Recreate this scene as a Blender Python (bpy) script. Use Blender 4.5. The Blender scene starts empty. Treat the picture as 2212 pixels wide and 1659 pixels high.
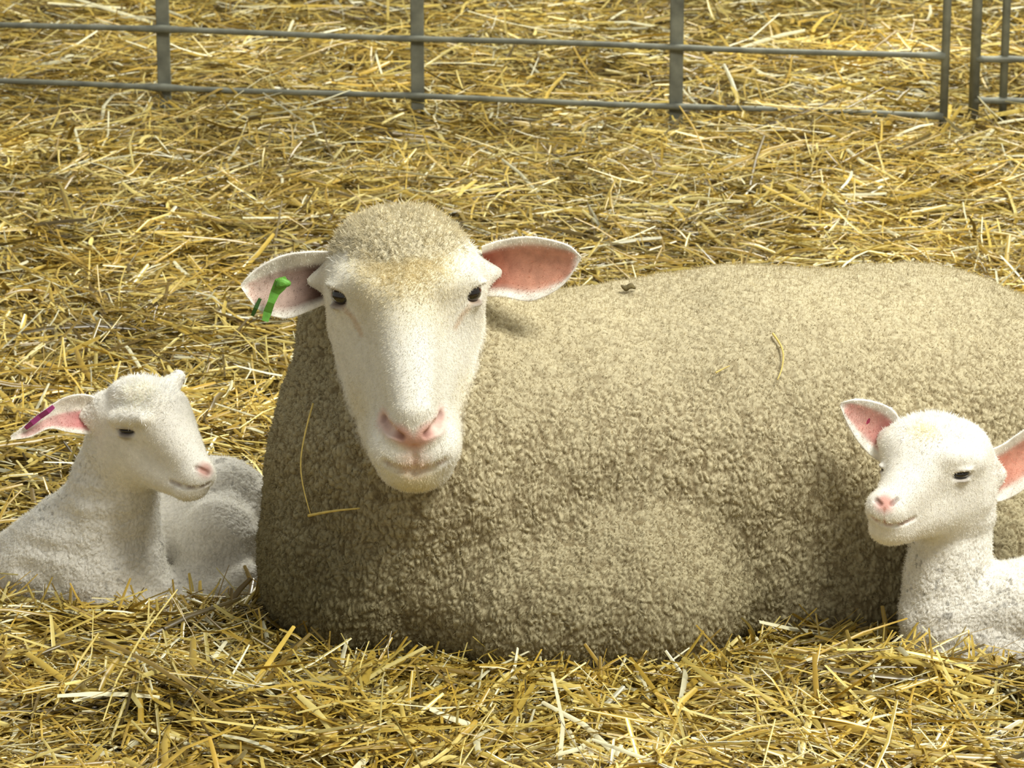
import bpy, math, time
import numpy as np
T0=time.time()
rng=np.random.default_rng(11)
sc=bpy.context.scene
try:
    sc.view_settings.view_transform='Standard'
    sc.view_settings.look='None'
except Exception: pass
# ------------------------------------------------------------------ camera / measuring helpers
TH=math.radians(16.7); FP=8000.0
CAM=np.array([0.0,-5.0,1.9])
FW=np.array([0,math.cos(TH),-math.sin(TH)]); UPV=np.array([0,math.sin(TH),math.cos(TH)])
def ray(px,py):
    return FW+UPV*((829.5-py)/FP)+np.array([(px-1106)/FP,0,0])
def U(px,py,y):
    d=ray(px,py); return CAM+d*((y-CAM[1])/d[1])
def M(rpx,y): return rpx*(y+5.0)/0.96/FP
def lin(c):
    c=np.asarray(c,float)/255.0
    return np.where(c<=0.04045,c/12.92,((c+0.055)/1.055)**2.4)
# ------------------------------------------------------------------ noise
def h3(i,j,k,s=0):
    n=(i.astype(np.int64)*374761393+j.astype(np.int64)*668265263+k.astype(np.int64)*2147483647+s*974711)&0xffffffff
    n=((n^(n>>13))*1274126177)&0xffffffff
    n=((n^(n>>16))*2246822519)&0xffffffff
    n=n^(n>>15)
    return (n&0xffffff).astype(np.float32)/np.float32(0xffffff)
def vnoise(P,s=0):
    P=np.asarray(P,np.float32); b=np.floor(P).astype(np.int64); f=P-b; f=f*f*(3-2*f)
    r=0
    for dx in (0,1):
        for dy in (0,1):
            for dz in (0,1):
                w=(f[:,0] if dx else 1-f[:,0])*(f[:,1] if dy else 1-f[:,1])*(f[:,2] if dz else 1-f[:,2])
                r=r+w*h3(b[:,0]+dx,b[:,1]+dy,b[:,2]+dz,s)
    return r
def voro(P,s=0):
    P=np.asarray(P,np.float32); b=np.floor(P).astype(np.int64)
    f1=np.full(len(P),9.,np.float32); f2=f1.copy()
    for dx in (-1,0,1):
        for dy in (-1,0,1):
            for dz in (-1,0,1):
                i=b[:,0]+dx;j=b[:,1]+dy;k=b[:,2]+dz
                d=np.sqrt((i+h3(i,j,k,s+1)-P[:,0])**2+(j+h3(i,j,k,s+2)-P[:,1])**2+(k+h3(i,j,k,s+3)-P[:,2])**2).astype(np.float32)
                f2=np.where(d<f1,f1,np.minimum(f2,d)); f1=np.minimum(f1,d)
    return f1,f2
def sstep(a,b,x):
    t=np.clip((x-a)/(b-a),0,1); return t*t*(3-2*t)
# ------------------------------------------------------------------ implicit body modelling
class Field:
    def __init__(s): s.ops=[]
    def capw(s,a,ra,b,rb,k=.03,g='w',sub=False):
        a=np.array(a,float);b=np.array(b,float)
        s.ops.append(('cap',(a,ra,b,rb),k,g,sub,(a+b)/2,np.linalg.norm(b-a)/2+max(ra,rb)))
    def ellw(s,c,r,k=.03,g='w',rot=0.0,sub=False,tilt=0.0):
        c=np.array(c,float)
        cz,sz=math.cos(rot),math.sin(rot); ct,st=math.cos(tilt),math.sin(tilt)
        R=np.array([[cz,-sz,0],[sz,cz,0],[0,0,1]])@np.array([[ct,0,st],[0,1,0],[-st,0,ct]])
        s.ops.append(('ell',(c,np.array(r,float),R),k,g,sub,c,max(r)))
    def cap(s,x1,y1,d1,r1,x2,y2,d2,r2,k=.03,g='w',sub=False):
        s.capw(U(x1,y1,d1),M(r1,d1),U(x2,y2,d2),M(r2,d2),k,g,sub)
    def ell(s,x,y,d,rx,ry,rz,k=.03,g='w',rot=0.,sub=False,tilt=0.):
        s.ellw(U(x,y,d),(M(rx,d),M(ry,d),M(rz,d)),k,g,rot,sub,tilt)
    def ev(s,P,groups=None,floor=True):
        F=np.full(len(P),1.0)
        for kind,pr,k,g,sub,c,R in s.ops:
            if groups and g not in groups: continue
            m=np.nonzero(np.max(np.abs(P-c),axis=1)<R+.07)[0]
            if len(m)==0: continue
            Q=P[m]
            if kind=='cap':
                a,ra,b,rb=pr; ba=b-a; h=np.clip((Q-a)@ba/(ba@ba+1e-12),0,1)
                d=np.linalg.norm(Q-a-h[:,None]*ba,axis=1)-(ra+(rb-ra)*h)
            else:
                cc,r,Rm=pr; q=(Q-cc)@Rm
                k0=np.linalg.norm(q/r,axis=1); k1=np.linalg.norm(q/r**2,axis=1)+1e-9
                d=k0*(k0-1)/k1
            A=F[m]
            if sub:
                d=-d; h=np.maximum(k-np.abs(A-d),0)/k; F[m]=np.maximum(A,d)+h*h*k/4
            else:
                h=np.maximum(k-np.abs(A-d),0)/k; F[m]=np.minimum(A,d)-h*h*k/4
        if floor:
            d=.004-P[:,2]; k=.02
            h=np.maximum(k-np.abs(F-d),0)/k; F=np.maximum(F,d)+h*h*k/4
        return F
    def grad(s,P,e=.0008):
        K=np.array([[1,-1,-1],[-1,-1,1],[-1,1,-1],[1,1,1]],float)
        G=0
        for kk in K: G=G+kk*s.ev(P+kk*e)[:,None]
        n=np.linalg.norm(G,axis=1,keepdims=True)+1e-12
        return G/n, n/(4*e)
    def project(s,P,it=3):
        for _ in range(it):
            f=s.ev(P); N,g=s.grad(P); st=np.clip(f/np.maximum(g[:,0],.3),-.006,.006)
            P=P-N*st[:,None]
        return P
    def hit(s,px,py):
        d=ray(px,py); t=np.linspace(4.2,6.4,5500); P=CAM+d*t[:,None]
        i=np.nonzero(s.ev(P)<0)[0]
        if len(i)==0: return U(px,py,0.)
        return P[i[0]]
    def mesh(s,lo,hi,h,nsub):
        lo=np.array(lo,float);n=np.ceil((np.array(hi)-lo)/h).astype(int)+1
        xs,ys,zs=[lo[i]+h*np.arange(n[i]) for i in range(3)]
        F=np.empty(n)
        YY,ZZ=np.meshgrid(ys,zs,indexing='ij')
        st=8
        for i in range(0,n[0],st):
            xx=xs[i:i+st]; m=len(xx)
            P=np.empty((m,n[1],n[2],3)); P[...,0]=xx[:,None,None]; P[...,1]=YY; P[...,2]=ZZ
            F[i:i+st]=s.ev(P.reshape(-1,3)).reshape(m,n[1],n[2])
        ins=F<0
        c=ins[:-1,:-1,:-1].astype(np.int8)*0
        for a in (0,1):
            for b in (0,1):
                for d in (0,1): c=c+ins[a:n[0]-1+a,b:n[1]-1+b,d:n[2]-1+d]
        act=(c>0)&(c<8); idx=-np.ones(act.shape,np.int64); I=np.argwhere(act); idx[act]=np.arange(len(I))
        acc=np.zeros((len(I),3));cnt=np.zeros(len(I))
        for ax in range(3):
            o1,o2=[q for q in range(3) if q!=ax]
            for a in (0,1):
                for b in (0,1):
                    A=I.copy();A[:,o1]+=a;A[:,o2]+=b;B=A.copy();B[:,ax]+=1
                    fa=F[tuple(A.T)];fb=F[tuple(B.T)];m=(fa<0)!=(fb<0)
                    t=np.where(m,fa/(fa-fb+1e-20),0); p=A.astype(float);p[:,ax]+=t
                    acc+=p*m[:,None];cnt+=m
        V=lo+h*acc/np.maximum(cnt,1)[:,None]
        Q=[]
        for ax in range(3):
            o1,o2=(ax+1)%3,(ax+2)%3
            sl0=[slice(None)]*3;sl1=[slice(None)]*3;sl0[ax]=slice(0,-1);sl1[ax]=slice(1,None)
            a=ins[tuple(sl0)];b=ins[tuple(sl1)]
            E=np.argwhere(a!=b); fl=a[tuple(E.T)]
            ok=(E[:,o1]>0)&(E[:,o2]>0)&(E[:,o1]<n[o1]-1)&(E[:,o2]<n[o2]-1); E=E[ok];fl=fl[ok]
            def g(d1,d2):
                X=E.copy();X[:,o1]-=d1;X[:,o2]-=d2; return idx[tuple(X.T)]
            q=np.stack([g(1,1),g(0,1),g(0,0),g(1,0)],1)
            q[~fl]=q[~fl][:,::-1]; Q.append(q)
        Q=np.concatenate(Q)
        V=s.project(V,3)
        for _ in range(nsub):
            V,Q=subdiv(V,Q); V=s.project(V,2)
        return V,Q
def subdiv(V,Q):
    n=len(V); E=np.stack([Q,np.roll(Q,-1,1)],2).reshape(-1,2); E.sort(1)
    key=E[:,0]*n+E[:,1]; u,inv=np.unique(key,return_inverse=True); inv=inv.reshape(-1,4)
    mid=(V[u//n]+V[u%n])/2; fc=V[Q].mean(1)
    e=inv+n; f=np.arange(len(Q))+n+len(u)
    NQ=np.stack([np.stack([Q[:,i],e[:,i],f,e[:,(i-1)%4]],1) for i in range(4)],1).reshape(-1,4)
    return np.concatenate([V,mid,fc]),NQ
# ------------------------------------------------------------------ mesh / object helpers
def mk_mesh(name,V,F,col=None,smooth=True):
    me=bpy.data.meshes.new(name); V=np.asarray(V,np.float32); F=np.asarray(F,np.int32); k=F.shape[1]
    me.vertices.add(len(V)); me.vertices.foreach_set('co',V.ravel())
    me.loops.add(F.size); me.loops.foreach_set('vertex_index',F.ravel())
    me.polygons.add(len(F)); me.polygons.foreach_set('loop_start',np.arange(0,F.size,k,dtype=np.int32))
    me.update(calc_edges=True)
    me.polygons.foreach_set('use_smooth',np.full(len(F),smooth))
    if col is not None:
        a=me.color_attributes.new('Col','FLOAT_COLOR','POINT'); c=np.ones((len(V),4),np.float32); c[:,:3]=col
        a.data.foreach_set('color',c.ravel())
    me.update()
    return me
def add(name,me,mat=None,parent=None,loc=(0,0,0),label=None,cat=None,**kw):
    o=bpy.data.objects.new(name,me); sc.collection.objects.link(o); o.location=loc
    if mat is not None and me is not None: me.materials.append(mat)
    if parent is not None: o.parent=parent
    if label: o['label']=label
    if cat: o['category']=cat
    for k,v in kw.items(): o[k]=v
    return o
def principled(name):
    m=bpy.data.materials.new(name); m.use_nodes=True; nt=m.node_tree
    return m,nt,nt.nodes['Principled BSDF']
def attr_mat(name,rough=.9,nscale=120,nstr=.25,bump=.0,bscale=500,spec=.2,trans=0.):
    m,nt,b=principled(name)
    at=nt.nodes.new('ShaderNodeAttribute'); at.attribute_name='Col'
    tc=nt.nodes.new('ShaderNodeTexCoord'); no=nt.nodes.new('ShaderNodeTexNoise'); no.inputs['Scale'].default_value=nscale; no.inputs['Detail'].default_value=4
    nt.links.new(tc.outputs['Object'],no.inputs['Vector'])
    mr=nt.nodes.new('ShaderNodeMapRange'); mr.inputs[1].default_value=.3; mr.inputs[2].default_value=.7; mr.inputs[3].default_value=1-nstr; mr.inputs[4].default_value=1+nstr*.5
    nt.links.new(no.outputs['Fac'],mr.inputs[0])
    vm=nt.nodes.new('ShaderNodeVectorMath'); vm.operation='SCALE'
    nt.links.new(at.outputs['Color'],vm.inputs[0]); nt.links.new(mr.outputs[0],vm.inputs['Scale'])
    nt.links.new(vm.outputs[0],b.inputs['Base Color'])
    b.inputs['Roughness'].default_value=rough; b.inputs['Specular IOR Level'].default_value=spec
    if bump:
        n2=nt.nodes.new('ShaderNodeTexNoise'); n2.inputs['Scale'].default_value=bscale; n2.inputs['Detail'].default_value=3
        nt.links.new(tc.outputs['Object'],n2.inputs['Vector'])
        bp=nt.nodes.new('ShaderNodeBump'); bp.inputs['Strength'].default_value=bump; bp.inputs['Distance'].default_value=.002
        nt.links.new(n2.outputs['Fac'],bp.inputs['Height']); nt.links.new(bp.outputs[0],b.inputs['Normal'])
    if trans:
        tr=nt.nodes.new('ShaderNodeBsdfTranslucent'); mx=nt.nodes.new('ShaderNodeMixShader'); mx.inputs[0].default_value=trans
        nt.links.new(vm.outputs[0],tr.inputs[0]); nt.links.new(b.outputs[0],mx.inputs[1]); nt.links.new(tr.outputs[0],mx.inputs[2])
        nt.links.new(mx.outputs[0],nt.nodes['Material Output'].inputs[0])
    return m
def flat_mat(name,col,rough=.5,metal=0.,nscale=60,nstr=.2,spec=.5,coat=0.):
    m,nt,b=principled(name)
    tc=nt.nodes.new('ShaderNodeTexCoord'); no=nt.nodes.new('ShaderNodeTexNoise'); no.inputs['Scale'].default_value=nscale; no.inputs['Detail'].default_value=5
    nt.links.new(tc.outputs['Object'],no.inputs['Vector'])
    cr=nt.nodes.new('ShaderNodeValToRGB'); c=lin(col)
    cr.color_ramp.elements[0].position=.3; cr.color_ramp.elements[1].position=.7
    cr.color_ramp.elements[0].color=(*(c*(1-nstr)),1); cr.color_ramp.elements[1].color=(*np.minimum(c*(1+nstr),1),1)
    nt.links.new(no.outputs['Fac'],cr.inputs[0]); nt.links.new(cr.outputs[0],b.inputs['Base Color'])
    b.inputs['Roughness'].default_value=rough; b.inputs['Metallic'].default_value=metal; b.inputs['Specular IOR Level'].default_value=spec
    b.inputs['Coat Weight'].default_value=coat
    return m
def tube_mesh(name,pts,rad,n=12,caps=True,col=None):
    pts=np.array(pts,float); rad=np.broadcast_to(rad,(len(pts),)); V=[]
    tg=np.gradient(pts,axis=0)
    up=np.array([0,0,1.]) if abs(tg[0][2])<.9*np.linalg.norm(tg[0]) else np.array([1.,0,0])
    for p,t,r in zip(pts,tg,rad):
        t=t/np.linalg.norm(t); a=np.cross(t,up);a/=np.linalg.norm(a);b=np.cross(t,a)
        for k in range(n):
            an=2*math.pi*k/n; V.append(p+r*(a*math.cos(an)+b*math.sin(an)))
    F=[]
    for i in range(len(pts)-1):
        for k in range(n): F.append((i*n+k,i*n+(k+1)%n,(i+1)*n+(k+1)%n,(i+1)*n+k))
    if caps:
        V.append(pts[0]);V.append(pts[-1]); c0=len(V)-2;c1=len(V)-1;L=(len(pts)-1)*n
        for k in range(0,n,2):
            F.append((c0,(k+2)%n,(k+1)%n,k)); F.append((c1,L+k,L+(k+1)%n,L+(k+2)%n))
    return mk_mesh(name,V,F,col)
def sphere_arr(c,r,nu=24,nv=16):
    V=[];F=[]
    for i in range(nv+1):
        th=math.pi*i/nv
        for j in range(nu):
            ph=2*math.pi*j/nu; V.append((c[0]+r[0]*math.sin(th)*math.cos(ph),c[1]+r[1]*math.sin(th)*math.sin(ph),c[2]+r[2]*math.cos(th)))
    for i in range(nv):
        for j in range(nu): F.append((i*nu+j,(i+1)*nu+j,(i+1)*nu+(j+1)%nu,i*nu+(j+1)%nu))
    return np.array(V),np.array(F)
def box_bar(name,p0,p1,w,d,bev=.002):
    p0=np.array(p0);p1=np.array(p1);V=[];b=bev
    prof=[(-w/2+b,-d/2),(w/2-b,-d/2),(w/2,-d/2+b),(w/2,d/2-b),(w/2-b,d/2),(-w/2+b,d/2),(-w/2,d/2-b),(-w/2,-d/2+b)]
    for p,s in ((p0,.85),(p0+np.array([0,0,b]),1),(p1-np.array([0,0,b]),1),(p1,.85)):
        for x,y in prof: V.append(p+np.array([x*s,y*s,0]))
    F=[]
    for i in range(3):
        for k in range(8): F.append((i*8+k,i*8+(k+1)%8,(i+1)*8+(k+1)%8,(i+1)*8+k))
    F+=[(0,7,6,1),(1,6,5,2),(2,5,4,3)]
    F+=[(24,25,30,31),(25,26,29,30),(26,27,28,29)]
    return mk_mesh(name,V,F,smooth=False)
def resample(pts,n):
    pts=np.array(pts,float); m=len(pts); t=np.linspace(0,m-1,n); out=[]
    for x in t:
        i=min(int(x),m-2); f=x-i
        p0=pts[max(i-1,0)];p1=pts[i];p2=pts[i+1];p3=pts[min(i+2,m-1)]
        out.append(.5*((2*p1)+(-p0+p2)*f+(2*p0-5*p1+4*p2-p3)*f*f+(-p0+3*p1-3*p2+p3)*f**3))
    return np.array(out)
def ear(top,bot,yb,yt,cup,thick,c_out,c_in,c_deep,nu=46,nv=44,inlim=.8,deepu=.55,vlo=None):
    T=resample(top,nu);B=resample(bot,nu);V=[];C=[]
    c_out,c_in,c_deep=lin(c_out),lin(c_in),lin(c_deep)
    for i in range(nu):
        u=i/(nu-1); yy=yb+(yt-yb)*u
        tp=U(T[i][0],T[i][1],yy);bt=U(B[i][0],B[i][1],yy); w=np.linalg.norm(tp-bt)
        for j in range(nv):
            ph=2*math.pi*j/nv; v=math.cos(ph); sp=math.sin(ph)
            p=(tp+bt)/2+(tp-bt)/2*v
            th=min(thick,w*.35)
            p=p+np.array([0,cup*w*(1-v*v)-th*.5*math.copysign(abs(sp)**.6,sp),0])
            V.append(p)
            vv=abs(v) if vlo is None else abs(v-vlo)
            inn=(1-sstep(inlim-.16,inlim+.10,vv))*(1-sstep(.80,.95,u)) if sp>0 else 0
            ci=c_in*sstep(.0,deepu,u)+c_deep*(1-sstep(.0,deepu,u))
            C.append(c_out*(1-inn)+ci*inn)
    F=[]
    for i in range(nu-1):
        for j in range(nv): F.append((i*nv+j,(i+1)*nv+j,(i+1)*nv+(j+1)%nv,i*nv+(j+1)%nv))
    V=np.array(V);C=np.array(C); C=C*(.80+.36*vnoise(V*110,5))[:,None]
    return V,np.array(F),np.minimum(C,1)
def polydist(P,pts):
    d=np.full(len(P),9.)
    pts=[np.array(p,float) for p in pts]
    if len(pts)==1: return np.linalg.norm(P-pts[0],axis=1)
    for a,b in zip(pts[:-1],pts[1:]):
        ba=b-a;h=np.clip((P-a)@ba/(ba@ba+1e-12),0,1); d=np.minimum(d,np.linalg.norm(P-a-h[:,None]*ba,axis=1))
    return d
def paint(P,C,pts,r,col,soft=.5,amt=1.):
    d=polydist(P,pts); w=(1-sstep(r*(1-soft),r*(1+soft),d))*amt
    return C*(1-w[:,None])+lin(col)*w[:,None]
def strands(V,Q,N,Cv,w,length,width,n,down=.3,jit=.6,bright=(.85,1.15),seed=1,minup=.15):
    r=np.random.default_rng(seed)
    a=V[Q[:,0]];b=V[Q[:,1]];c=V[Q[:,2]];d=V[Q[:,3]]
    area=(np.linalg.norm(np.cross(b-a,c-a),axis=1)+np.linalg.norm(np.cross(c-a,d-a),axis=1))*w[Q].mean(1)
    cs=np.cumsum(area); f=np.searchsorted(cs,r.random(n)*cs[-1]); f=np.minimum(f,len(Q)-1)
    s=r.random((n,1));t=r.random((n,1))
    P=a[f]*(1-s)*(1-t)+b[f]*s*(1-t)+c[f]*s*t+d[f]*(1-s)*t
    nn=N[Q[f,0]]; dirv=nn+r.normal(0,jit,(n,3)); dirv[:,2]-=down
    dirv/=np.linalg.norm(dirv,axis=1,keepdims=True)
    bad=(dirv*nn).sum(1)<minup; dirv[bad]=nn[bad]
    L=length*(.5+r.random((n,1)))
    sd=np.cross(dirv,nn+r.normal(0,.3,(n,3))); sd/=np.linalg.norm(sd,axis=1,keepdims=True)
    P0=P-nn*.0008
    VV=np.stack([P0-sd*width/2,P0+sd*width/2,P0+dirv*L*.55+sd*width*.4,P0+dirv*L+r.normal(0,1,(n,3))*L*.12],1).reshape(-1,3)
    F=np.arange(n*4).reshape(-1,4)
    CC=np.repeat(Cv[Q[f,0]]*(bright[0]+(bright[1]-bright[0])*r.random((n,1))),4,axis=0)
    return VV,F,np.clip(CC,0,1)
def ear_fuzz(e,n,seed,length=.0035):
    V,F,C=e; N=np.zeros_like(V)
    fn=np.cross(V[F[:,1]]-V[F[:,0]],V[F[:,3]]-V[F[:,0]])
    for k in range(4): np.add.at(N,F[:,k],fn)
    N/=np.linalg.norm(N,axis=1,keepdims=True)+1e-12
    nu=len(V)//44; ph=2*np.pi*np.tile(np.arange(44),nu)/44
    out=np.stack([0*ph,-np.sin(ph),0*ph],1)
    if (N*out).sum()<0: N=-N
    lum=C.mean(1); w=sstep(.35,.6,lum)+.15
    return strands(V,F,N,C,w,length,.0005,n,0,.6,(1.0,1.15),seed,.1)
def creases(V,fx,fz,warp,s,band=.13):
    wp=V+warp*(np.stack([vnoise(V*55,s+1),vnoise(V*55,s+2),vnoise(V*55,s+3)],1)-.5)*2
    n=.65*vnoise(wp*np.array([fx,fx,fz]),s+4)+.35*vnoise(wp*np.array([fx,fx,fz])*1.9,s+5)
    return sstep(.0,band,np.abs(n-.5))
def join(parts):
    VV=[];FF=[];CC=[];o=0
    for v,f,c in parts: VV.append(v);FF.append(f+o);CC.append(c);o+=len(v)
    return np.concatenate(VV),np.concatenate(FF),np.concatenate(CC)

# ================================================================== EWE
WOOL=(201,190,158); FACE=(244,241,231)
E=Field()
E.capw((-.10,.11,.235),.25,(.32,.22,.238),.252,.05)
E.capw((.32,.22,.238),.252,(.60,.31,.234),.252,.05)
E.ellw((.80,.38,.178),(.28,.26,.218),.08)
E.ellw((-.178,.07,.11),(.19,.20,.17),.05)
E.ellw((.10,-.03,.09),(.24,.165,.13),.06)
E.ellw((.185,-.065,.10),(.105,.10,.13),.05)
E.ellw((.46,.15,.10),(.30,.17,.15),.07)
E.ellw((.46,.12,.05),(.24,.155,.09),.05)
E.ellw((.70,.20,.10),(.26,.20,.14),.07)
E.ellw((.72,.17,.05),(.22,.17,.08),.05)
E.capw((-.125,.09,.32),.205,U(868,705,.13),.147,.06)
E.ell(864,540,.01,142,125,90,.03)
E.ell(874,548,-.05,108,86,64,.03)
g='f'
E.ell(876,612,-.03,172,160,106,.03,g)
E.cap(874,665,-.07,104,892,930,-.165,72,.025,g)
E.cap(876,700,-.02,167,888,905,-.085,113,.03,g)
E.ell(895,955,-.160,100,85,74,.025,g)
E.ell(858,975,-.190,54,48,48,.02,g); E.ell(934,972,-.190,54,48,48,.02,g)
E.ell(897,1012,-.165,76,74,47,.018,g)
E.cap(874,660,-.118,68,893,885,-.208,46,.03,g)
E.ell(895,928,-.208,58,36,30,.018,g)
E.cap(735,590,.02,26,672,603,.02,20,.04,g); E.cap(1015,585,.02,26,1078,585,.02,20,.04,g)
E.cap(745,602,-.085,18,800,618,-.12,18,.03,g); E.cap(1008,596,-.085,18,952,612,-.12,18,.03,g)
eyeL=E.hit(728,643); eyeR=E.hit(1029,635)
NL,_=E.grad(eyeL[None]); NR,_=E.grad(eyeR[None])
mouth=[E.hit(*q) for q in ((832,1000),(858,1014),(895,1020),(932,1013),(962,996))]
phil=[E.hit(*q) for q in ((895,966),(896,990),(896,1020))]
nosL=[E.hit(*q) for q in ((826,903),(840,927),(866,944))]
nosR=[E.hit(*q) for q in ((956,896),(946,920),(922,939))]
nosec=[E.hit(*q) for q in ((866,938),(895,960),(922,935))]
for a,b in zip(mouth[:-1],mouth[1:]): E.capw(a,.0035,b,.0035,.009,'f',True)
for a,b in zip(phil[:-1],phil[1:]): E.capw(a,.003,b,.003,.006,'f',True)
for q in (nosL,nosR):
    E.capw(q[0],.005,q[1],.0075,.006,'f',True); E.capw(q[1],.0075,q[2],.004,.006,'f',True)
for e,n in ((eyeL,NL[0]),(eyeR,NR[0])):
    E.ellw(e+n*.005,(.017,.017,.0125),.010,'f',sub=True)
    E.ellw(e-n*.006+np.array([0,0,.0165]),(.020,.012,.0045),.012,'f')
    E.ellw(e-n*.007+np.array([0,0,-.0155]),(.017,.010,.0035),.010,'f')
tearL=[E.hit(*q) for q in ((742,660),(765,690),(780,720))]
tearR=[E.hit(*q) for q in ((1018,650),(1000,678),(985,705))]
V,Q=E.mesh((-.47,-.34,-.01),(1.15,.70,.76),.007,2)
N,_=E.grad(V)
dw=E.ev(V,('w',),False); df=E.ev(V,('f',),False)
capr=sstep(.52,.56,V[:,2])
wool=sstep(-.010,.010,df-dw+(.008+.018*capr)*(vnoise(V*110,77)-.5))
print('ewe verts',len(V),time.time()-T0)
m=wool>.01
Vm=V[m]
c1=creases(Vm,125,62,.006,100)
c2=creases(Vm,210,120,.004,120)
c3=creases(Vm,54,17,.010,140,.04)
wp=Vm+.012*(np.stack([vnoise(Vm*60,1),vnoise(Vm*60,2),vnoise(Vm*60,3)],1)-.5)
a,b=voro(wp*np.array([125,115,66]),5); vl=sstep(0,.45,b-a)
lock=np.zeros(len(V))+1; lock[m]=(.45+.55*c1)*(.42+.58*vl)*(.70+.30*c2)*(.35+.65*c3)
big=vnoise(V*16,9); med=vnoise(V*np.array([60,60,38]),11); fold=vnoise(V*np.array([26,26,8])+.4*vnoise(V*9,30)[:,None],13)
topfade=1-.6*sstep(.34,.46,V[:,2])*(V[:,0]>-.02)
bodyz=1-sstep(.44,.52,V[:,2])
disp=wool*((lock-.5)*.0056*topfade+(big-.5)*.006+(med-.5)*.004+bodyz*(fold-.5)*.010)
Vd=V+N*disp[:,None]
pat=vnoise(V*7,21)
Cw=lin(WOOL)*(1+.16*(pat-.5))[:,None]
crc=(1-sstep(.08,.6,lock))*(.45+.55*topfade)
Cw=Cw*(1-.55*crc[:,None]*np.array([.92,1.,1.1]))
low_left_shade=sstep(.36,.02,V[:,2])+.7*sstep(-.06,-.3,V[:,0])*(V[:,2]<.58)  # shade painted into the fleece colour, low down and on the left chest
Cw=Cw*(1-np.clip(low_left_shade,0,1.5)[:,None]*np.array([.38,.38,.42]))
capw_=1-sstep(.10,.15,np.linalg.norm(V-U(870,530,-.03),axis=1))
Cw=Cw*(1-capw_[:,None])+lin((224,214,184))*(.65+.35*lock[:,None])*capw_[:,None]
C=lin(FACE)*(1-.05*vnoise(V*30,4))[:,None]
fore=E.hit(872,575)
C=paint(V,C,[fore],.075,(226,216,184),.8,.95)
C=paint(V,C,[E.hit(897,1045)],.03,(230,218,172),.7,.65)
C=paint(V,C,[E.hit(770,880)],.03,(232,223,196),.8,.6); C=paint(V,C,[E.hit(1015,850)],.03,(232,223,196),.8,.6)
for q in (tearL,tearR): C=paint(V,C,q,.005,(214,190,162),.7,.6)
C=paint(V,C,nosec,.012,(230,174,160),.7,.85)
for q in (nosL,nosR):
    C=paint(V,C,q,.012,(228,180,166),.7,.7); C=paint(V,C,q,.0050,(92,42,36),.6,.95)
C=paint(V,C,phil,.0032,(180,110,94),.6,.85); C=paint(V,C,mouth,.0036,(168,112,92),.7,.8)
C=paint(V,C,[E.hit(895,1000)],.022,(238,206,192),.6,.5)
for e in (eyeL,eyeR): C=paint(V,C,[e],.0165,(128,98,74),.35,.8)
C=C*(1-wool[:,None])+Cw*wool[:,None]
el=ear([(718,543),(665,543),(605,553),(550,583),(520,615)],[(705,655),(668,672),(618,688),(560,670),(521,622)],.0,-.035,.28,.016,(247,242,232),(216,190,178),(70,42,34),inlim=.66,deepu=.85,vlo=-.15)  # dark inner root of this ear has its shade painted in
er=ear([(1040,532),(1085,518),(1150,511),(1225,528),(1255,555)],[(1050,640),(1090,642),(1150,650),(1215,617),(1255,560)],.0,-.02,.24,.016,(247,242,232),(208,152,130),(150,82,66),inlim=.76)
base=np.array([.25,.2,.0])
matBody=attr_mat('animal_coat',1.0,160,.10,.3,600,.03)
matFibre=attr_mat('wool_fibre',.9,60,.12,0,500,.05,.45)
bv,bf,bc=join([(Vd,Q,C),el,er])
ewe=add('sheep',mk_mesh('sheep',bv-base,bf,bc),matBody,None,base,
    'white-faced adult ewe with thick beige fleece lying in straw','sheep')
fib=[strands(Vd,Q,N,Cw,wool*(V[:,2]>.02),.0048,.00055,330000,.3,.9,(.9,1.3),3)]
dcap=np.linalg.norm(V-U(868,500,-.01),axis=1)
fib.append(strands(Vd,Q,N,C,(1-sstep(.07,.125,dcap))*(V[:,2]>.55)*(np.abs(V[:,0]+.148)<.115),.009,.0008,5000,0,1.3,(1.0,1.35),4,-.2))
dfo=np.linalg.norm(V-E.hit(872,545),axis=1)
fib.append(strands(Vd,Q,N,C,(1-wool)*(1-sstep(.03,.09,dfo)),.006,.0006,5000,.3,1.0,(1.05,1.3),5,.0))
fv_,ff_,fc_=join(fib)
add('fleece',mk_mesh('fleece',fv_-base,ff_,fc_,False),matFibre,ewe,kind='stuff',label='fuzzy beige wool fibres')
ed=np.minimum(np.linalg.norm(V-eyeL,axis=1),np.linalg.norm(V-eyeR,axis=1))
nd=polydist(V,nosL+nosec+nosR[::-1]); 
fh=join([strands(Vd,Q,N,C,(1-wool)*sstep(.014,.022,ed)*sstep(.008,.02,nd),.0036,.0005,60000,.9,.5,(1.0,1.15),6,.1),
   ear_fuzz(el,5000,8),ear_fuzz(er,5000,9)])
add('face_hair',mk_mesh('face_hair',fh[0]-base,fh[1],fh[2],False),matFibre,ewe,kind='stuff',label='short fine white face hair')
matEye=flat_mat('eye_dark',(30,22,17),.1,0,200,.3,.6,.6)
def eye(parent,base,p,n,r,sx=1.,sz=1.):
    c=p-n*r*.62
    v,f=sphere_arr(c-base,(r*sx,r,r*sz)); add('eye',mk_mesh('eye',v,f),matEye,parent,label='dark glossy eye')
eye(ewe,base,eyeL,NL[0],.0158,1,.85); eye(ewe,base,eyeR,NR[0],.0158,1,.85)
matTag=flat_mat('green_plastic',(100,160,60),.45,0,80,.3)
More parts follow.
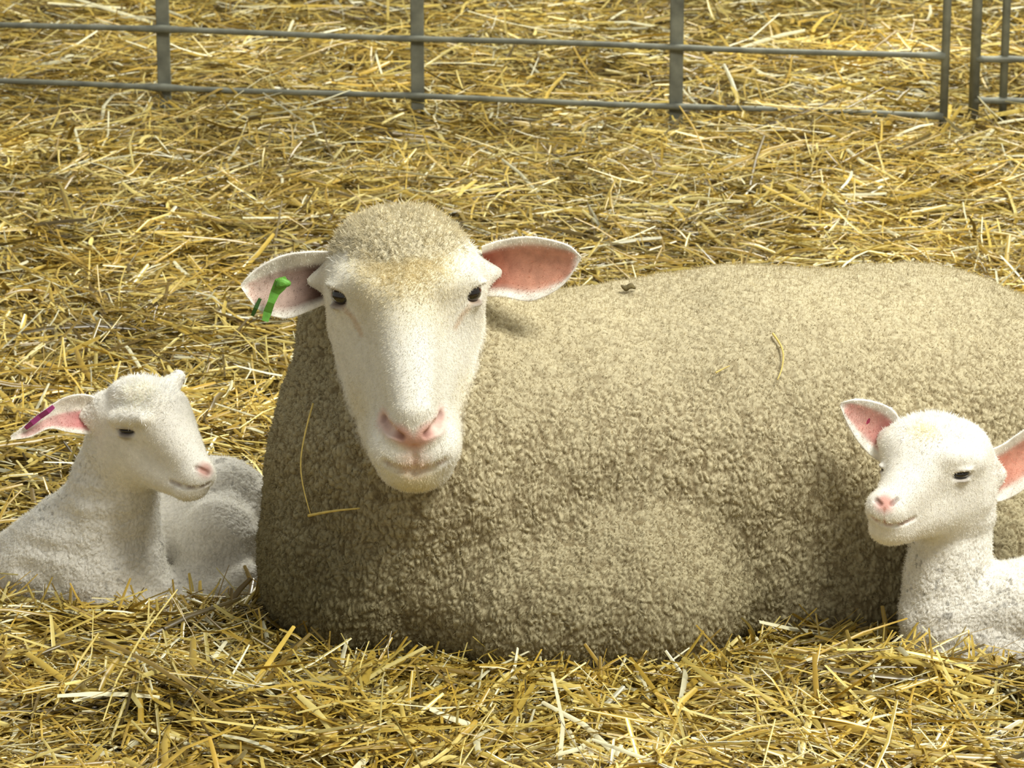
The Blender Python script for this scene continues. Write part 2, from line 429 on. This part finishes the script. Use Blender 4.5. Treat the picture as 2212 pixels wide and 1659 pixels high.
def tag(parent,base,pts,yy,w,mat,label,stud,sr=.011,th=.003,wv=None):
    P=[U(a,b,yy) for a,b in pts]; V=[];F=[]; nP=len(P)
    for i,p in enumerate(P):
        t=(P[min(i+1,nP-1)]-P[max(i-1,0)]); t/=np.linalg.norm(t); s=np.cross(t,[0,1,0]); s/=np.linalg.norm(s)
        ww=w*(wv[i] if wv else (.75 if i in (0,nP-1) else 1)); fo=.003*(i%2)
        for a,b in ((-1,-1),(1,-1),(1,1),(-1,1)): V.append(p+s*a*ww/2+np.array([0,b*th/2-fo,0]))
    for i in range(nP-1):
        for k in range(4): F.append((i*4+k,i*4+(k+1)%4,i*4+4+(k+1)%4,i*4+4+k))
    F.append((0,3,2,1)); L=4*(nP-1); F.append((L,L+1,L+2,L+3))
    if stud:
        c=U(*stud,yy-.003); n=20; o=len(V)
        for yo,rr in ((0.004,1),(-.001,1),(-.003,.8),(-.0045,.4),(-.0046,.05)):
            for k in range(n):
                an=2*math.pi*k/n; rad=sr*rr*(1+.12*math.cos(3*an+.5)); V.append(c+np.array([math.cos(an)*rad*1.2,yo,math.sin(an)*rad*.8]))
        for i in range(4):
            for k in range(n): F.append((o+i*n+k,o+i*n+(k+1)%n,o+(i+1)*n+(k+1)%n,o+(i+1)*n+k))
    add('ear_tag',mk_mesh('ear_tag',np.array(V)-base,F,smooth=False),mat,parent,label=label)
tag(ewe,base,[(620,604),(606,612),(594,632),(586,652),(578,674),(573,692)],-.040,.013,matTag,'bright green plastic ear tag',(610,612),.009,.004,[.8,1.5,1.0,.8,.9,.7])
tag(ewe,base,[(562,645),(553,664),(545,682)],-.03,.006,flat_mat('dark_green_plastic',(52,92,36),.5),'dark green ear tag tail',None)

# ================================================================== LAMBS
def lamb_finish(Fd,lo,hi,base,ears,eyes,label,nlines,seed,facec,facer,strokes,skin,topc,shade=.2):
    V,Q=Fd.mesh(lo,hi,.006,2)
    N,_=Fd.grad(V)
    df=np.linalg.norm(V-facec,axis=1); face=1-sstep(facer*.8,facer*1.25,df)
    wl=1-face
    c1=creases(V,210,150,.004,seed); c2=vnoise(V*300,seed+9); fold=vnoise(V*np.array([18,18,60]),seed+12)
    disp=wl*((c1-.7)*.0011+(vnoise(V*45,seed)-.5)*.004+(c2-.5)*.0012+(fold-.5)*.005)+face*(vnoise(V*60,seed)-.5)*.001
    Vd=V+N*disp[:,None]
    C=lin(skin)*(1-.06*vnoise(V*14,seed+2))[:,None]
    spk=sstep(.74,.82,vnoise(V*190,seed+5))*wl*sstep(.4,.65,vnoise(V*12,seed+7))
    C=C*(1-.13*wl*(1-c1)-.02*wl-.35*spk)[:,None]
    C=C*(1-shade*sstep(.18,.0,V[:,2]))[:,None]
    for pts,r,col,so,am in strokes: C=paint(V,C,pts,r,col,so,am)
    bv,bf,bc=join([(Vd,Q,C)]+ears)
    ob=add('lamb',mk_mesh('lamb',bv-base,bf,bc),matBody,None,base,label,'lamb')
    ed=np.min([np.linalg.norm(V-e[0],axis=1) for e in eyes],axis=0)
    top=1-sstep(.02,.06,np.linalg.norm(V-topc,axis=1))
    nose=strokes[0][0][0]; nn_=sstep(.010,.018,np.linalg.norm(V-nose,axis=1))
    s=join([strands(Vd,Q,N,C,wl*(V[:,2]>.01),.0038,.0005,nlines,.3,.9,(1.05,1.3),seed),
            strands(Vd,Q,N,C,top,.007,.0006,2600,-.1,.9,(1.15,1.4),seed+1),
            strands(Vd,Q,N,C,face*(ed>.012)*nn_,.0028,.0004,36000,.6,.5,(1.0,1.15),seed+2,.1)]+[ear_fuzz(e,3500,seed+3+i,.003) for i,e in enumerate(ears)])
    add('wool',mk_mesh('wool',s[0]-base,s[1],s[2],False),matFibre,ob,kind='stuff',label='short white lamb wool')
    for p,n,r,sx,sz in eyes: eye(ob,base,p,n,r,sx,sz)
    return ob
# ---- lamb lying beside the ewe's chest (three-quarter profile)
A=Field()
A.ell(300,915,.11,95,92,97,.025,'f')
A.cap(348,902,.07,70,428,1020,.015,31,.025,'f')
A.cap(300,965,.11,78,400,1048,.025,32,.025,'f')
A.ell(428,1026,.015,36,32,32,.012,'f')
A.ell(414,1057,.02,34,30,21,.010,'f')
A.cap(366,836,.14,26,384,815,.15,15,.02,'f')
A.ell(300,842,.09,62,50,26,.02,'f')
A.cap(245,903,.05,14,305,903,.02,13,.018,'f')
A.cap(262,985,.14,84,225,1150,.17,126,.04)
A.cap(215,885,.10,26,185,900,.10,18,.03,'f')
A.ell(180,1215,.18,168,130,160,.03)
A.ell(85,1250,.20,122,120,130,.03)
A.ell(240,1280,.13,122,90,118,.03)
A.cap(180,1230,.31,130,430,1140,.37,152,.04)
A.ell(492,1155,.35,116,120,170,.03)
A.ell(475,1195,.25,95,95,125,.03)
A.cap(530,1265,.18,48,400,1330,.12,32,.02)
A.cap(360,1310,.17,74,500,1300,.18,64,.04)
A.cap(240,1310,.10,48,370,1350,.07,30,.02)
e1=A.hit(272,932); n1=A.grad(e1[None])[0][0]
am=[A.hit(*q) for q in ((368,1040),(395,1051),(425,1054),(454,1044))]
an=[A.hit(*q) for q in ((424,1010),(438,1015),(450,1022))]
for a,b in zip(am[:-1],am[1:]): A.capw(a,.0022,b,.0022,.005,'f',True)
A.capw(an[0],.0032,an[2],.0032,.004,'f',True)
A.ellw(e1+n1*.003,(.0135,.0135,.0055),.007,'f',sub=True)
A.ellw(e1-n1*.0015+np.array([0,0,.0075]),(.016,.009,.004),.006,'f')
A.ellw(e1-n1*.003+np.array([0,0,-.0075]),(.013,.008,.0035),.006,'f')
ea=ear([(225,866),(185,852),(140,858),(95,886),(52,920),(22,942)],[(225,936),(190,938),(150,934),(108,926),(66,944),(24,950)],.10,.04,.26,.012,(249,243,233),(234,198,190),(200,104,110),inlim=.45,vlo=-.35,deepu=.8)
lab=np.array([-.57,.25,0])
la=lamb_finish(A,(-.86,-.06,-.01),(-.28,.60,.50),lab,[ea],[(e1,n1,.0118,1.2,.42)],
  'small white lamb with purple ear tag curled beside the ewe chest',80000,31,A.hit(345,960),.115,
  [([A.hit(442,1016)],.011,(208,158,146),.6,.9),(an,.0030,(86,48,42),.5,.9),(am,.0026,(124,88,78),.5,.8),([e1],.0115,(96,76,64),.5,.75),
   ([A.hit(300,850)],.03,(238,226,202),.8,.4),([A.hit(480,1220)],.024,(172,166,156),.9,.4)],(252,248,239),A.hit(310,845),.08)  # last stroke, the grey spot on the folded leg, is a painted shadow
tag(la,lab,[(116,878),(104,887),(86,900),(70,912),(55,925)],.048,.0075,flat_mat('purple_plastic',(158,58,118),.4),'slim purple plastic ear tag',None)
# ---- lamb in front of the ewe's flank
B=Field()
B.ell(2028,985,-.10,118,108,90,.03,'f')
B.ell(1978,965,-.12,74,66,54,.025,'f')
B.cap(1985,1018,-.14,72,1922,1100,-.195,43,.025,'f')
B.cap(2060,1060,-.10,90,1950,1125,-.17,48,.025,'f')
B.ell(1912,1096,-.195,42,34,36,.012,'f')
B.ell(1922,1142,-.188,46,36,36,.012,'f')
B.cap(2050,985,-.165,16,2105,995,-.145,14,.02,'f')
B.cap(1940,955,-.07,26,1918,948,-.065,20,.03,'f'); B.cap(2130,1015,-.07,30,2145,1020,-.065,26,.03,'f')
B.cap(2058,1110,-.075,88,2040,1310,-.10,96,.03)
B.ell(2048,1395,-.115,100,88,115,.03)
B.cap(2180,1320,-.105,108,2380,1295,-.115,135,.025)
B.cap(2150,1400,-.15,50,2300,1430,-.19,30,.015)
e2=B.hit(2079,1027); n2=B.grad(e2[None])[0][0]
e3=B.hit(1907,1013); n3=B.grad(e3[None])[0][0]
bm=[B.hit(*q) for q in ((1882,1118),(1902,1131),(1936,1135),(1976,1120))]
bn1=[B.hit(*q) for q in ((1892,1080),(1901,1089))]; bn2=[B.hit(*q) for q in ((1938,1078),(1926,1089))]
bp=[B.hit(*q) for q in ((1911,1098),(1911,1130))]
for a,b in zip(bm[:-1],bm[1:]): B.capw(a,.0022,b,.0022,.005,'f',True)
for q in (bn1,bn2): B.capw(q[0],.0028,q[1],.0028,.004,'f',True)
for e,n,s in ((e2,n2,1.),(e3,n3,.6)):
    B.ellw(e+n*.003,(.0130*s,.0125*s,.0070*s),.007,'f',sub=True)
    B.ellw(e-n*.002+np.array([0,0,.0083*s]),(.014*s,.008,.0034),.006,'f')
    B.ellw(e-n*.003+np.array([0,0,-.0083*s]),(.011*s,.008,.0032),.006,'f')
eb1=ear([(1950,915),(1928,884),(1892,868),(1850,862),(1816,870)],[(1905,1000),(1878,982),(1850,950),(1828,912),(1815,878)],-.07,-.06,.20,.013,(251,246,237),(228,178,168),(180,98,96),inlim=.64)
eb2=ear([(2128,975),(2165,960),(2200,936),(2245,910),(2295,918)],[(2135,1085),(2165,1082),(2208,1060),(2260,1015),(2296,926)],-.07,-.07,.22,.013,(251,246,237),(230,170,152),(220,146,128),inlim=.64)
lbbase=np.array([.66,-.10,0])
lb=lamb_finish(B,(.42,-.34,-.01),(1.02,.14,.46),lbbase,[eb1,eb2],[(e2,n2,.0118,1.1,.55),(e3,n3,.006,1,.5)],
  'small white lamb with pink ears sitting against the ewe flank',70000,47,B.hit(1990,1040),.13,
  [([B.hit(1911,1086)],.0125,(224,162,150),.6,.9),(bn1,.003,(92,50,44),.5,.9),(bn2,.003,(92,50,44),.5,.9),(bm,.0026,(186,134,118),.5,.8),(bp,.002,(190,136,120),.5,.8),
   ([e2],.011,(130,112,98),.5,.6),([e3],.007,(120,100,86),.5,.6),([B.hit(1995,935)],.020,(236,218,184),.8,.5)],(248,244,235),B.hit(2010,908))
tag(lb,lbbase,[(1852,898),(1874,908),(1902,922)],-.055,.010,flat_mat('pink_plastic',(170,60,92),.4),'pink plastic ear tag',None)
print('animals',time.time()-T0)

# ================================================================== GROUND + STRAW
def ground(x,y):
    P=np.stack([x,y,0*x],1)
    far=sstep(.2,1.2,y)
    h=.003+(.008+.020*far)*vnoise(P*3.1,50)+(.007+.011*far)*vnoise(P*9,51)
    h=h+(.0+.048*sstep(.4,.7,x)*(1-sstep(.88,.97,x)))*np.exp(-((y-3.12)/.12)**2)*(.5+.9*vnoise(P*6,55))
    h=h+.052*sstep(-.24,-.36,y)*sstep(.35,.75,vnoise(P*4,53))
    h=h+.034*np.exp(-((y+.30)/.06)**2)*sstep(.30,.45,x)
    return h
gx=np.linspace(-3,3,241); gy=np.linspace(-1.6,7.5,365)
GX,GY=np.meshgrid(gx,gy,indexing='ij'); GH=ground(GX.ravel(),GY.ravel())-.010
GV=np.stack([GX.ravel(),GY.ravel(),np.maximum(GH,.002)],1)
ii,jj=np.meshgrid(np.arange(240),np.arange(364),indexing='ij'); ii=ii.ravel();jj=jj.ravel();nyy=365
GF=np.stack([ii*nyy+jj,(ii+1)*nyy+jj,(ii+1)*nyy+jj+1,ii*nyy+jj+1],1)
PAL=lin([(212,182,82),(232,214,132),(192,160,64),(146,120,50),(220,196,102),(247,242,204),(112,94,42),(200,166,68),(174,148,62)])
PW=np.array([.19,.15,.16,.11,.15,.08,.05,.06,.05]);PW/=PW.sum()
def straw(n,x0,x1,y0,y1,Lm,wm,lift,up=.05,upa=.7,lmax=.28,near=None,upl=.09):
    x=rng.uniform(x0,x1,n);y=rng.uniform(y0,y1,n)
    if near:
        Z=np.stack([x,y,0*x+.045],1); d=np.minimum(np.minimum(E.ev(Z),A.ev(Z)),B.ev(Z)); k=(d>.004)&(d<near); x=x[k];y=y[k];n=len(x)
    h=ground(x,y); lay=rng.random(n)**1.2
    L=np.clip(rng.lognormal(math.log(Lm),.65,n),.012,lmax); w=wm*np.clip(rng.lognormal(-.1,.45,n),.35,2.1)
    az=rng.uniform(0,math.pi,n); az=np.where(rng.random(n)<.25,rng.normal(0,.5,n),az)
    clump=vnoise(np.stack([x*7,y*5,0*x],1),71)*3.0; az=np.where(rng.random(n)<.35,clump+rng.normal(0,.25,n),az)
    ti=rng.normal(0,.15,n); upm=rng.random(n)<up; ti=ti+np.where(upm,rng.uniform(-upa,upa,n),0); L=np.where(upm,np.minimum(L,upl),L)
    D=np.stack([np.cos(az)*np.cos(ti),np.sin(az)*np.cos(ti),np.sin(ti)],1)
    S=np.stack([-np.sin(az),np.cos(az),0*az],1); NN=np.cross(D,S)
    ro=rng.uniform(-.9,.9,n)[:,None]; S2=S*np.cos(ro)+NN*np.sin(ro); N2=-S*np.sin(ro)+NN*np.cos(ro)
    c=np.stack([x,y,h+lift*lay+np.abs(np.sin(ti))*L*.25],1)
    bend=rng.normal(0,.045,n)*L; bz=rng.normal(-.01,.04,n)*L
    ts=np.array([-.5,-.17,.17,.5]); VV=np.empty((n,4,3,3)); mids=np.empty((n,4,3))
    kink=np.where(rng.random(n)<.10,rng.normal(0,.5,n),0)*L
    for q,t in enumerate(ts):
        p=c+D*(t*L)[:,None]+S*(bend*(4*t*t-.5)+kink*max(t,0))[:,None]; p[:,2]+=bz*(4*t*t-.5)
        p[:,2]=np.maximum(p[:,2],.004); mids[:,q]=p
        ww=(w*(.75 if q in(0,3) else 1))[:,None]
        VV[:,q,0]=p-S2*ww/2; VV[:,q,1]=p+N2*ww*.25; VV[:,q,2]=p+S2*ww/2
    keep=np.ones(n,bool)
    for q in range(4):
        for fd in (E,A,B): keep&=fd.ev(mids[:,q],None,False)>.003
    for k_ in (.33,.66):
        for q in range(3):
            mm=mids[:,q]*(1-k_)+mids[:,q+1]*k_
            for fd in (E,A,B): keep&=fd.ev(mm,None,False)>.0
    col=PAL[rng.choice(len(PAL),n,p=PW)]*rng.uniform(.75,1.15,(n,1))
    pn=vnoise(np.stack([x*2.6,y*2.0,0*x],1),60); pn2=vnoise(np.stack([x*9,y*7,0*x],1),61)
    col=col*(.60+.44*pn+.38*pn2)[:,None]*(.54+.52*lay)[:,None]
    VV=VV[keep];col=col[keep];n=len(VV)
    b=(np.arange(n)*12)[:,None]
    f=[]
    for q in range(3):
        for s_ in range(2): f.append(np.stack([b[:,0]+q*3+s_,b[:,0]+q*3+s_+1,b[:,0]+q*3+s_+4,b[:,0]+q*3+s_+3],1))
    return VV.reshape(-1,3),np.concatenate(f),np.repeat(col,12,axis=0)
parts=[(GV,GF,np.tile(lin((112,90,38)),(len(GV),1)))]
parts.append(straw(36000,-1.1,1.1,-.85,.25,.085,.0043,.040,.14))
parts.append(straw(1500,-1.1,1.1,-.85,-.20,.12,.0060,.048,.12,.4,.17))
parts.append(straw(34000,-.95,.95,-.35,.30,.062,.0040,.042,.45,.9,.10,.07,.08))
parts.append(straw(48000,-1.3,1.35,.25,3.0,.088,.0046,.050,.10))
parts.append(straw(41000,-1.9,1.9,3.0,6.6,.092,.0051,.050,.08))
parts.append(straw(14000,-2.9,2.9,-1.5,7.2,.08,.0045,.03,.05))
sv_,sf_,sc_=join(parts)
matStraw=attr_mat('straw',.30,40,.2,0,500,.7,.12)
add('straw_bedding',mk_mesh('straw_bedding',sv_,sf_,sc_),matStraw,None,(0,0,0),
    'deep golden straw bedding of loose chopped stalks','straw',kind='stuff')
fv=np.array([(-4,-3,0),(4,-3,0),(4,9,0),(-4,9,0)],float)
add('floor',mk_mesh('floor',fv,[(0,1,2,3)],smooth=False),flat_mat('floor_earth',(96,78,42),.95,0,6,.3),None,(0,0,0),'earth barn floor under straw','floor',kind='structure')
matStalk=flat_mat('stalk',(216,192,108),.5,0,90,.2)
def stalk(pts,r,label,off=.012):
    px=resample([(a,b,0) for a,b in pts],18)
    P=np.array([E.hit(a,b)-np.array([0,off,0]) for a,b,_ in px])
    for _ in range(3): P[1:-1]=(P[:-2]+P[1:-1]*2+P[2:])/4
    b0=P.mean(0)
    add('straw_stalk',tube_mesh('straw_stalk',P-b0,np.linspace(r,r*.5,len(P)),8),matStalk,None,b0,label,'straw',group='loose stalks on the fleece')
stalk([(678,862),(662,920),(650,990),(658,1050),(672,1100)],.0014,'thin bent straw stalk clinging to the ewe chest fleece',.020)
stalk([(668,1104),(720,1094),(778,1088)],.0022,'short yellow straw piece stuck on the chest fleece',.020)
stalk([(1668,715),(1690,750),(1688,790),(1678,815)],.0016,'curved straw wisp on the ewe flank')
stalk([(1545,800),(1560,792),(1575,785)],.0014,'tiny straw bit on the ewe side')
lp=E.hit(1357,630)+np.array([0,-.004,.008]); v,f=sphere_arr((0,0,0),(.011,.006,.0045),16,10)
v[:,2]+=.002*np.sin(v[:,0]*400)
add('leaf',mk_mesh('leaf',v,f),flat_mat('dried_leaf',(104,92,56),.8,0,200,.3),None,lp,'small dark dried leaf lying on the ewe back','leaf')

# ================================================================== HURDLES
matMetal=flat_mat('galvanised_steel',(118,120,108),.5,.2,25,.35)
def hurdle(label,ends,base_pt,uprights,zr,zt,xr):
    (xa,ya),(xb,yb)=ends
    yl=lambda x: ya+(yb-ya)*(x-xa)/(xb-xa)
    b0=np.array(base_pt)
    e=add('hurdle',None,None,None,b0,label,'fence')
    for x,w,d,round_ in uprights:
        y=yl(x)
        if round_: me=tube_mesh('upright',np.array([(x,y,0.006),(x,y,.4),(x,y,zt+.01)])-b0,w/2,14)
        else: me=box_bar('upright',np.array((x,y+.010,.006))-b0,np.array((x,y+.010,zt))-b0,w,d)
        add('upright',me,matMetal,e)
    for z in zr:
        xs=np.linspace(xr[0],xr[1],60)
        r=np.full(60,.0068)
        for x,*_ in uprights: r=r+.0035*np.exp(-((xs-x)/.02)**2)
        me=tube_mesh('rail',np.array([(x,yl(x)-.003,z+.0015*math.sin(x*7+z*30)) for x in xs])-b0,r,12)
        add('rail',me,matMetal,e)
    return e
hurdle('grey galvanised metal sheep hurdle standing in straw',((-1.19,3.45),(.968,3.08)),(-.5,3.33,0),
   [(-1.98,.03,.008,0),(-1.39,.03,.008,0),(-.803,.031,.008,0),(-.2155,.031,.008,0),(.37,.031,.008,0),(.962,.019,.019,1)],
   [.10,.235,.375,.53,.70,.90],.92,(-2.4,.962))
hurdle('second galvanised metal hurdle joined end to end',((1.05,3.25),(2.3,3.2)),(1.6,3.22,0),
   [(1.05,.024,.024,1),(1.116,.019,.019,1),(1.7,.031,.008,0),(2.3,.02,.02,1)],
   [.10,.193,.375,.53,.70,.90],.92,(1.05,2.3))

# ================================================================== LIGHT + CAMERA
w=bpy.data.worlds.new('World'); sc.world=w; w.use_nodes=True
bg=w.node_tree.nodes['Background']; bg.inputs[0].default_value=(1.0,.99,.90,1); bg.inputs[1].default_value=.39
def area(name,loc,tgt,size,power,col):
    l=bpy.data.lights.new(name,'AREA'); l.shape='DISK'; l.size=size; l.energy=power; l.color=col
    ob=bpy.data.objects.new(name,l); sc.collection.objects.link(ob); ob.location=loc
    import mathutils
    ob.rotation_euler=(mathutils.Vector(tgt)-mathutils.Vector(loc)).to_track_quat('-Z','Y').to_euler()
area('barn_lamp',(1.9,-1.5,3.9),(0,.2,.2),1.6,232,(1,.98,.88))
area('rear_fill_light',(1.2,4.2,3.8),(0,3.6,0),1.4,210,(1,.98,.86))  # fill light added to brighten the straw at the back
cam=bpy.data.cameras.new('camera'); co=bpy.data.objects.new('camera',cam); sc.collection.objects.link(co)
co.location=CAM; co.rotation_euler=(math.pi/2-TH,0,0); cam.sensor_width=36; cam.lens=36*FP/2212; cam.clip_end=100
cam.dof.use_dof=True; cam.dof.focus_distance=5.1; cam.dof.aperture_fstop=18
sc.camera=co
print('done',time.time()-T0)
